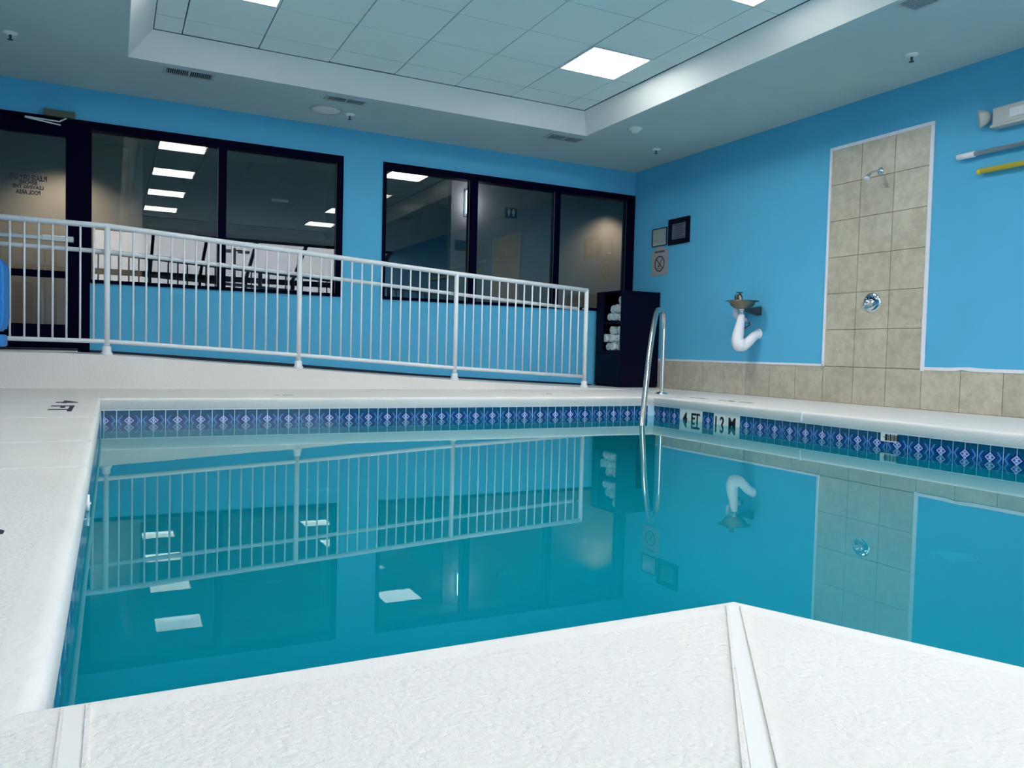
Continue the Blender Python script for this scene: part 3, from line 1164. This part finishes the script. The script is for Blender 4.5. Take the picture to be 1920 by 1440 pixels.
# ================================================================ TOWEL CABINET
cx0, cx1, cy0, cy1, cz = 5.59, 6.165, 8.10, 8.665, 1.200
cb = tag(empty('towel_cabinet', ((cx0 + cx1) / 2, (cy0 + cy1) / 2, 0), 'tall black corner cabinet holding rolled towels on two open shelves', 'cabinet'))
T = .022
BX('side_panel', cx0, cx1, cy0, cy0 + T, 0.02, cz - T, M['navy'], cb)
BX('side_panel', cx0, cx1, cy1 - T, cy1, 0.02, cz - T, M['navy'], cb)
BX('back_panel', cx1 - T, cx1, cy0 + T, cy1 - T, 0.02, cz - T, M['navy'], cb)
BX('top_panel', cx0 - .008, cx1, cy0 - .008, cy1, cz - T, cz, M['navy'], cb, .003)
BX('plinth', cx0 + .01, cx1 - .01, cy0 + .01, cy1 - .01, 0, .022, M['navy'], cb)
for z_ in (.425, .795):
    BX('shelf', cx0 + .004, cx1 - T, cy0 + T, cy1 - T, z_, z_ + T, M['navy'], cb)
BX('lower_door', cx0 - .003, cx0 + .016, cy0 + T + .002, cy1 - T - .002, .03, .42, M['navy'], cb, .003)
BX('front_stile', cx0 - .002, cx0 + .018, 8.50, cy1 - T, .447, cz - T, M['navy'], cb)

# rolled towels
def towel_mesh():
    bm = bmesh.new()
    L_ = .27
    N = 46
    inner, outer = [], []
    for i in range(N + 1):
        t_ = i / N
        a = t_ * 2 * math.pi * 3.1
        r = .010 + .042 * t_
        w_ = .0095 if t_ < .97 else .006
        inner.append((math.cos(a) * (r - w_ / 2), math.sin(a) * (r - w_ / 2)))
        outer.append((math.cos(a) * (r + w_ / 2), math.sin(a) * (r + w_ / 2)))
    rows_ = []
    for x_, f in ((0, .90), (.008, 1), (L_ * .5, 1.03), (L_ - .008, 1), (L_, .90)):
        rows_.append(([bm.verts.new((x_, p[0] * f, p[1] * f)) for p in inner], [bm.verts.new((x_, p[0] * f, p[1] * f)) for p in outer]))
    for (i0, o0_), (i1, o1_) in zip(rows_, rows_[1:]):
        for k_ in range(N):
            bm.faces.new((i0[k_], i0[k_ + 1], i1[k_ + 1], i1[k_]))
            bm.faces.new((o0_[k_], o1_[k_], o1_[k_ + 1], o0_[k_ + 1]))
        bm.faces.new((i0[N], o0_[N], o1_[N], i1[N]))
        bm.faces.new((i0[0], i1[0], o1_[0], o0_[0]))
    for ii, oo in (rows_[0], rows_[-1]):
        for k_ in range(N):
            bm.faces.new((ii[k_], ii[k_ + 1], oo[k_ + 1], oo[k_]))
    bmesh.ops.recalc_face_normals(bm, faces=bm.faces[:])
    me_ = bpy.data.meshes.new('rolled_towel')
    bm.to_mesh(me_)
    bm.free()
    me_.materials.append(M['towel'])
    for p in me_.polygons: p.use_smooth = len(p.vertices) == 4
    return me_


tm = towel_mesh()
spots = []
r_ = .0595
for shelf, z_, rows__ in (('upper', .817, [3, 2, 1]), ('lower', .447, [3, 3, 2])):
    for lv, cnt in enumerate(rows__):
        for i in range(cnt):
            yy = 8.186 + i * .118 + (lv % 2) * .059 + random.uniform(-.004, .004)
            if shelf == 'lower' and lv == 2: yy = 8.20 + i * .16
            zz = z_ + r_ + lv * .105
            spots.append((shelf, lv, i, cnt, yy, zz))
words = {0: 'bottom row', 1: 'middle row', 2: 'top of the pile'}
pos_w = {1: [''], 2: ['right one, ', 'left one, '], 3: ['rightmost, ', 'centre one, ', 'leftmost, ']}
for shelf, lv, i, cnt, yy, zz in spots:
    o = from_mesh('rolled_towel', tm, None, None, (cx0 + .012 + random.uniform(0, .03), yy, zz))
    o.rotation_euler = (random.uniform(0, 6.28), 0, random.uniform(-.06, .06))
    tag(o, 'white rolled towel on the %s cabinet shelf, %s%s' % (shelf, pos_w[cnt][i], words[lv]), 'towel', 'rolled towels on the %s shelf' % shelf)

# ================================================================ RIGHT WALL FITTINGS
# drinking fountain
ft = tag(empty('drinking_fountain', (RX, 6.43, 1.0), 'small round metal drinking fountain with white wrapped drain on the blue wall', 'drinking fountain'))
bx, by, bz = 5.965, 6.415, 1.002
o = LATHE('bowl', [(.175, .002), (.173, .007), (.128, .004), (.112, -.035), (.07, -.062), (0, -.070), (0, -.082), (.055, -.080), (.095, -.062), (.122, -.036), (.138, -.004), (.175, .002)], M['darksteel'], (bx, by, bz), (0, 0, 1), ft, 40)
LATHE('bubbler', [(.028, 0), (.030, .05), (.022, .075), (.012, .085), (.012, .100), (0, .100)], M['darksteel'], (bx + .045, by + .085, bz), (0, 0, 1), ft, 20)
BX('bubbler_guard', bx + .00, bx + .055, by + .05, by + .095, bz + .095, bz + .107, M['darksteel'], ft, .003)
LATHE('push_button', [(.026, 0), (.026, .075), (.018, .082), (0, .082)], M['bracket'], (bx + .05, by + .135, bz), (0, 0, 1), ft, 20)
bm = bmesh.new()
prism(bm, [(bx - .03, -.072), (bx + .03, -.100), (6.15, -.130), (RX, -.140), (RX, -.045), (6.15, -.050), (6.08, -.072)], 'y', -.045, .045)
for v in bm.verts: v.co.z += bz
bmesh.ops.bevel(bm, geom=bm.edges[:], offset=.006, segments=2, affect='EDGES')
finish('support_arm', bm, M['bracket'], ft, Vector((0, 6.415, 0)) - ft.location + Vector((0, -.02, 0)))
LATHE('drain_collar', [(.022, -.16), (.022, -.095), (.045, -.080), (.045, -.066), (.02, -.062)], M['chrome'], (bx, by, bz), (0, 0, 1), ft, 24)
def smooth_path(ps, rs, k=5):
    V_ = [Vector(p) for p in ps]
    o_, q_ = [], []
    for i_ in range(len(V_) - 1):
        a0, a1, a2, a3 = V_[max(0, i_ - 1)], V_[i_], V_[i_ + 1], V_[min(len(V_) - 1, i_ + 2)]
        for j_ in range(k):
            t_ = j_ / k
            o_.append(.5 * ((2 * a1) + (a2 - a0) * t_ + (2 * a0 - 5 * a1 + 4 * a2 - a3) * t_ * t_ + (3 * a1 - a0 - 3 * a2 + a3) * t_ ** 3))
            q_.append(rs[i_] * (1 - t_) + rs[i_ + 1] * t_)
    return o_ + [V_[-1]], q_ + [rs[-1]]


pp, rr_ = smooth_path([(bx, by, .866), (bx - .006, by + .008, .79), (bx - .014, by + .018, .70), (bx - .022, by + .026, .61), (bx - .012, by + .022, .552), (bx + .03, by + .0, .535), (bx + .085, by - .02, .575),
                       (bx + .15, by - .03, .635), (RX - .004, by - .03, .665)], [.030, .042, .054, .062, .064, .060, .054, .048, .046])
TUBE('drain_cover', pp, rr_, M['white'], ft, 20)
bm = bmesh.new()
bmesh.ops.create_uvsphere(bm, u_segments=20, v_segments=12, radius=.072)
for v in bm.verts: v.co.z *= 1.05
finish('drain_cover_bulb', bm, M['white'], ft, Vector((bx - .006, by + .016, .548)) - ft.location, True)
LATHE('end_flange', [(.0, -.02), (.050, -.02), (.056, -.012), (.056, 0), (0, 0)], M['white'], (RX, by - .03, .665), (1, 0, 0), ft, 24)
TUBE('drain_strap', [(bx + .03, by + .01, .70), (bx + .07, by, .735), (bx + .11, by - .01, .76), (bx + .10, by - .015, .79), (bx + .08, by - .01, .77)], .008, M['bracket'], ft, 8)
TUBE('supply_cover', [(6.05, 6.575, .955), (6.05, 6.60, .93), (6.06, 6.61, .87), (6.10, 6.60, .83), (RX - .003, 6.58, .82)], [.026, .030, .032, .030, .028], M['white'], ft, 16)

# shower head and valve
sh = tag(empty('wall_shower', (RX, 4.957, 2.128), 'small chrome shower head on a short arm near the top of the tiles', 'shower head'))
LATHE('flange', [(0, .022), (.012, .020), (.030, .010), (.036, 0), (0, 0)], M['chrome'], (RX - .008, 4.945, 2.120), (-1, 0, 0), sh, 24)
TUBE('arm', [(RX - .01, 4.945, 2.12), (6.12, 4.95, 2.118), (6.075, 4.955, 2.10), (6.05, 4.958, 2.075)], .0095, M['chrome'], sh, 12)
LATHE('spray_head', [(0, 0), (.014, 0), (.016, .025), (.030, .048), (.032, .058), (0, .060)], M['chrome'], (6.055, 4.957, 2.085), Vector((-.55, .05, -.83)), sh, 24)
LATHE('spray_face', [(0, .004), (.028, .004), (.030, 0), (0, 0)], M['white'], Vector((6.055, 4.957, 2.085)) + Vector((-.55, .05, -.83)).normalized() * .059, Vector((-.55, .05, -.83)), sh, 24)
vl = tag(empty('shower_valve', (RX, 4.975, .94), 'round chrome shower valve plate in the middle of the tiled column', 'shower valve'))
LATHE('cover_plate', [(0, .020), (.05, .019), (.080, .012), (.092, .004), (.092, 0), (0, 0)], M['chrome'], (RX - .008, 4.975, .938), (-1, 0, 0), vl, 48)
LATHE('valve_hub', [(0, .062), (.018, .060), (.026, .045), (.030, .018), (.030, 0)], M['chrome'], (RX - .026, 4.975, .938), (-1, 0, 0), vl, 24)
TUBE('lever', [(RX - .075, 4.975, .938), (RX - .082, 4.992, .915), (RX - .088, 5.012, .882)], [.010, .008, .009], M['chrome'], vl, 10)

# notices
def doc(name, y0_, y1_, z0_, z1_, fw, fmat, fdepth, pmat, lab, cat='notice'):
    yc, zc = (y0_ + y1_) / 2, (z0_ + z1_) / 2
    t = tag(empty(name, (RX, yc, zc), lab, cat))
    bm = bmesh.new()
    hy, hz = (y1_ - y0_) / 2, (z1_ - z0_) / 2
    box(bm, -fdepth, 0, -hy, hy, hz - fw, hz, .002)
    box(bm, -fdepth, 0, -hy, hy, -hz, -hz + fw, .002)
    box(bm, -fdepth, 0, -hy, -hy + fw, -hz + fw, hz - fw, .002)
    box(bm, -fdepth, 0, hy - fw, hy, -hz + fw, hz - fw, .002)
    finish('frame', bm, fmat, t, (0, 0, 0))
    BX('paper', RX - fdepth * .35, RX - .001, y0_ + fw, y1_ - fw, z0_ + fw, z1_ - fw, pmat, t)
    BX('glazing', RX - fdepth * .6, RX - fdepth * .55, y0_ + fw, y1_ - fw, z0_ + fw, z1_ - fw, M['glass_thin'], t)
    return t


wn = doc('framed_certificate', 8.018, 8.318, 1.793, 2.020, .010, M['ink'], .016, M['paper'], 'thin framed white certificate above the no diving sign')
for i in range(6):
    wd = (.20, .10, .16, .19, .17, .12)[i]
    BX('text_line', RX - .0072, RX - .0055, 8.168 - wd / 2, 8.168 + wd / 2, 1.978 - i * .024, 1.983 - i * .024, M['vent'], wn)
bk = doc('framed_license', 7.580, 7.978, 1.780, 2.095, .060, M['navy'], .025, base('grey_paper', S(96, 108, 130), .5), 'thick black framed licence beside the white certificate')
for i in range(7):
    wd = (.14, .07, .18, .15, .19, .12, .2)[i]
    BX('text_line', RX - .0108, RX - .0085, 7.779 - wd / 2, 7.779 + wd / 2, 2.005 - i * .024, 2.012 - i * .024, M['ink'], bk)
ys0, ys1, zs0, zs1 = 7.984, 8.318, 1.422, 1.785
nd = tag(empty('no_diving_sign', (RX, 8.151, 1.6), 'grey plastic NO DIVING sign with crossed circle under the certificate', 'sign'))
bm = bmesh.new()
poly = [(ys0, zs0), (ys1, zs0), (ys1, zs1 - .055)]
for a in range(0, 181, 15):
    aa = math.radians(a)
    poly.append((8.151 + .115 * math.cos(aa), zs1 - .04 + .038 * math.sin(aa)))
poly.append((ys0, zs1 - .055))
prism(bm, poly, 'x', RX - .006, RX)
finish('plate', bm, M['signface'], nd, -nd.location)
text('lettering', 'NO DIVING', .20, .026, (RX - .008, 8.151, 1.722), 'right', M['ink'], nd, bold=.02, thick=.001)
cy_, cz_ = 8.151, 1.570
bm = bmesh.new()
N = 36
for k in range(N):
    a, b = 2 * math.pi * k / N, 2 * math.pi * (k + 1) / N
    prism(bm, [(cy_ + r * math.cos(t_), cz_ + r * 1.0 * math.sin(t_)) for r, t_ in ((.100, a), (.100, b), (.086, b), (.086, a))], 'x', RX - .0085, RX - .006)
def stroke(bm, y_a, z_a, y_b, z_b, w_):
    a, b = Vector((y_a, z_a)), Vector((y_b, z_b))
    n_ = (b - a).normalized()
    n_ = Vector((-n_.y, n_.x)) * w_ / 2
    prism(bm, [tuple(a + n_), tuple(b + n_), tuple(b - n_), tuple(a - n_)], 'x', RX - .0085, RX - .006)
stroke(bm, cy_ + .066, cz_ + .060, cy_ - .066, cz_ - .060, .011)
finish('prohibition_ring', bm, M['ink'], nd, -nd.location)
bm = bmesh.new()
stroke(bm, cy_ - .045, cz_ + .055, cy_ + .012, cz_ - .028, .009)
stroke(bm, cy_ + .012, cz_ - .028, cy_ + .035, cz_ - .050, .008)
stroke(bm, cy_ + .030, cz_ - .030, cy_ - .010, cz_ - .040, .008)
stroke(bm, cy_ + .045, cz_ - .060, cy_ - .045, cz_ - .060, .006)
finish('diver_figure', bm, M['ink'], nd, -nd.location)

# emergency light
em = tag(empty('emergency_light', (RX, 3.65, 2.31), 'cream twin-head emergency light high on the right wall', 'emergency light'))
BX('case', RX - .085, RX, 3.36, 3.895, 2.255, 2.395, M['cream'], em, .012)
BX('case_lip', RX - .092, RX, 3.355, 3.905, 2.242, 2.262, M['cream'], em, .004)
for yy, s_ in ((3.955, 1), (3.30, -1)):
    LATHE('lamp_head', [(0, -.02), (.034, -.012), (.060, .022), (.072, .066), (.066, .070), (0, .052)], M['cream'], (RX - .05, yy - .012 * s_, 2.345), Vector((-.55, .75 * s_, -.15)), em, 28)
    LATHE('lens', [(0, .0), (.060, .0), (.062, .004), (0, .012)], M['glass_thin'], Vector((RX - .05, yy - .012 * s_, 2.345)) + Vector((-.55, .75 * s_, -.15)).normalized() * .062, Vector((-.55, .75 * s_, -.15)), em, 28)
BX('test_panel', RX - .088, RX - .084, 3.55, 3.76, 2.29, 2.36, M['rail'], em, .004)
# poles
def pole(name, ya, yb, z_, r, mat, lab, tipm, group=None):
    t = tag(empty(name, (RX, ya, z_), lab, 'pole'))
    TUBE('pole_tube', [(RX - .05, ya - (.13 if tipm else 0), z_), (RX - .05, yb, z_ + .0)], r, mat, t, 14)
    if tipm:
        TUBE('handle_grip', [(RX - .05, ya, z_), (RX - .05, ya - .145, z_)], r * 1.35, tipm, t, 14)
    else:
        LATHE('end_cap', [(0, .012), (r * .8, .010), (r * 1.05, 0), (r * 1.05, -.02), (0, -.02)], mat, (RX - .05, ya, z_), (0, 1, 0), t, 14)
    for yy in (ya - .75, yb + .3):
        BX('wall_hook', RX - .07, RX, yy - .012, yy + .012, z_ - r - .015, z_ - r, M['bracket'], t, .003)
    return t


pole('telescopic_pole', 4.185, 1.2, 2.078, .0175, M['pole'], 'grey metal pole with white grip hung level on the right wall', M['white'])
pole('skimmer_pole', 4.005, 1.2, 1.930, .021, M['yellow'], 'yellow pole hung below the grey pole on the right wall', None)

# ================================================================ CEILING FITTINGS
def vent(x0, x1, y0_, y1_, along, lab):
    xc, yc = (x0 + x1) / 2, (y0_ + y1_) / 2
    t = tag(empty('ceiling_vent', (xc, yc, H), lab, 'vent', 'air vents in the soffit'))
    bm = bmesh.new()
    f_ = .028
    for q in ((x0, x1, y0_, y0_ + f_), (x0, x1, y1_ - f_, y1_), (x0, x0 + f_, y0_ + f_, y1_ - f_), (x1 - f_, x1, y0_ + f_, y1_ - f_)):
        box(bm, q[0] - xc, q[1] - xc, q[2] - yc, q[3] - yc, -.008, 0)
    if along == 'x': box(bm, -.010, .010, y0_ + f_ - yc, y1_ - f_ - yc, -.008, 0)
    else: box(bm, x0 + f_ - xc, x1 - f_ - xc, -.010, .010, -.008, 0)
    finish('frame', bm, M['vent'], t)
    BX('duct', x0 + f_, x1 - f_, y0_ + f_, y1_ - f_, H - .0005, H - .0001, M['void'], t)
    a0, a1 = (x0 + f_, x1 - f_) if along == 'x' else (y0_ + f_, y1_ - f_)
    nn = 22
    for i in range(nn):
        c = a0 + (a1 - a0) * (i + .5) / nn
        if abs(c - (xc if along == 'x' else yc)) < .014: continue
        if along == 'x': BX('slat', c - .0022, c + .0022, y0_ + f_, y1_ - f_, H - .009, H - .001, M['vent'], t)
        else: BX('slat', x0 + f_, x1 - f_, c - .0022, c + .0022, H - .009, H - .001, M['vent'], t)


vent(.385, .815, 7.64, 7.85, 'x', 'slatted ceiling vent over the left window')
vent(1.82, 2.235, 7.665, 7.835, 'x', 'slatted ceiling vent beside the round ceiling speaker')
vent(4.30, 4.745, 7.68, 7.89, 'x', 'slatted ceiling vent at the far right corner of the recess')
vent(4.70, 4.93, 3.28, 3.73, 'y', 'slatted ceiling vent cut by the top edge of the photo')
sp_ = tag(empty('ceiling_speaker', (1.93, 8.155, H), 'round white ceiling speaker in the soffit over the back windows', 'speaker'))
LATHE('rim', [(.170, 0), (.170, -.008), (.155, -.016), (.140, -.012), (.140, 0)], M['vent'], (1.93, 8.155, H), (0, 0, 1), sp_, 40)
LATHE('grille', [(.140, -.008), (.10, -.020), (.04, -.024), (0, -.025)], M['recess'], (1.93, 8.155, H), (0, 0, 1), sp_, 40)
for (x, y_, lab) in ((-.735, 7.49, 'fire sprinkler in the soffit at the far left'), (2.185, 8.20, 'fire sprinkler beside the round ceiling speaker'),
                     (5.675, 7.62, 'fire sprinkler near the far right room corner'), (5.61, 4.25, 'fire sprinkler over the right wall')):
    t = tag(empty('fire_sprinkler', (x, y_, H), lab, 'sprinkler', 'sprinklers in the soffit'))
    LATHE('escutcheon', [(.052, 0), (.048, -.008), (.03, -.016), (.012, -.018), (0, -.018)], M['recess'], (x, y_, H), (0, 0, 1), t, 24)
    LATHE('nozzle', [(.011, -.016), (.009, -.035), (.006, -.052), (0, -.052)], M['bracket'], (x, y_, H), (0, 0, 1), t, 12)
    LATHE('deflector', [(0, -.052), (.020, -.052), (.020, -.055), (0, -.055)], M['bracket'], (x, y_, H), (0, 0, 1), t, 16)
sd = tag(empty('smoke_detector', (4.965, 7.05, H), 'white round smoke detector on the soffit beside the recess corner', 'smoke detector'))
LATHE('base', [(.075, 0), (.075, -.012), (.062, -.020), (0, -.020)], M['recess'], (4.965, 7.05, H), (0, 0, 1), sd, 32)
LATHE('sensor_cap', [(.045, -.020), (.045, -.036), (.034, -.046), (0, -.048)], M['recess'], (4.965, 7.05, H), (0, 0, 1), sd, 32)

# ================================================================ POOL LIFT at the left edge
pl = tag(empty('pool_lift', (-1.5, 7.05, 0), 'bright blue padded pool lift seat at the left edge of the photo', 'pool lift'))
BX('base', -1.95, -1.35, 6.85, 7.25, 0, .16, M['white'], pl, .02)
TUBE('mast', [(-1.65, 7.05, .16), (-1.65, 7.05, 1.25)], .045, M['rail'], pl, 16)
TUBE('arm', [(-1.65, 7.05, 1.2), (-1.35, 7.05, 1.16), (-1.12, 7.05, 1.02), (-1.05, 7.05, .72)], .026, M['rail'], pl, 14)
bm = bmesh.new()
poly = [(-1.20, .56), (-1.20, 1.04)]
for a in range(90, -1, -10):
    aa = math.radians(a)
    poly.append((-.86 + .145 * math.cos(aa), .93 + .11 * math.sin(aa)))
poly += [(-.712, .56), (-.735, .46), (-1.16, .46)]
prism(bm, poly, 'y', -.20, .20)
bmesh.ops.bevel(bm, geom=bm.edges[:], offset=.018, segments=3, affect='EDGES')
auto_smooth(finish('seat_shell', bm, M['bluepad'], pl, (1.5, 0, 0)), 50)
BX('footrest', -1.10, -.722, 6.90, 7.20, .345, .435, M['bluepad'], pl, .015)
TUBE('footrest_strut', [(-1.0, 7.05, .42), (-1.0, 7.05, .48)], .02, M['rail'], pl)
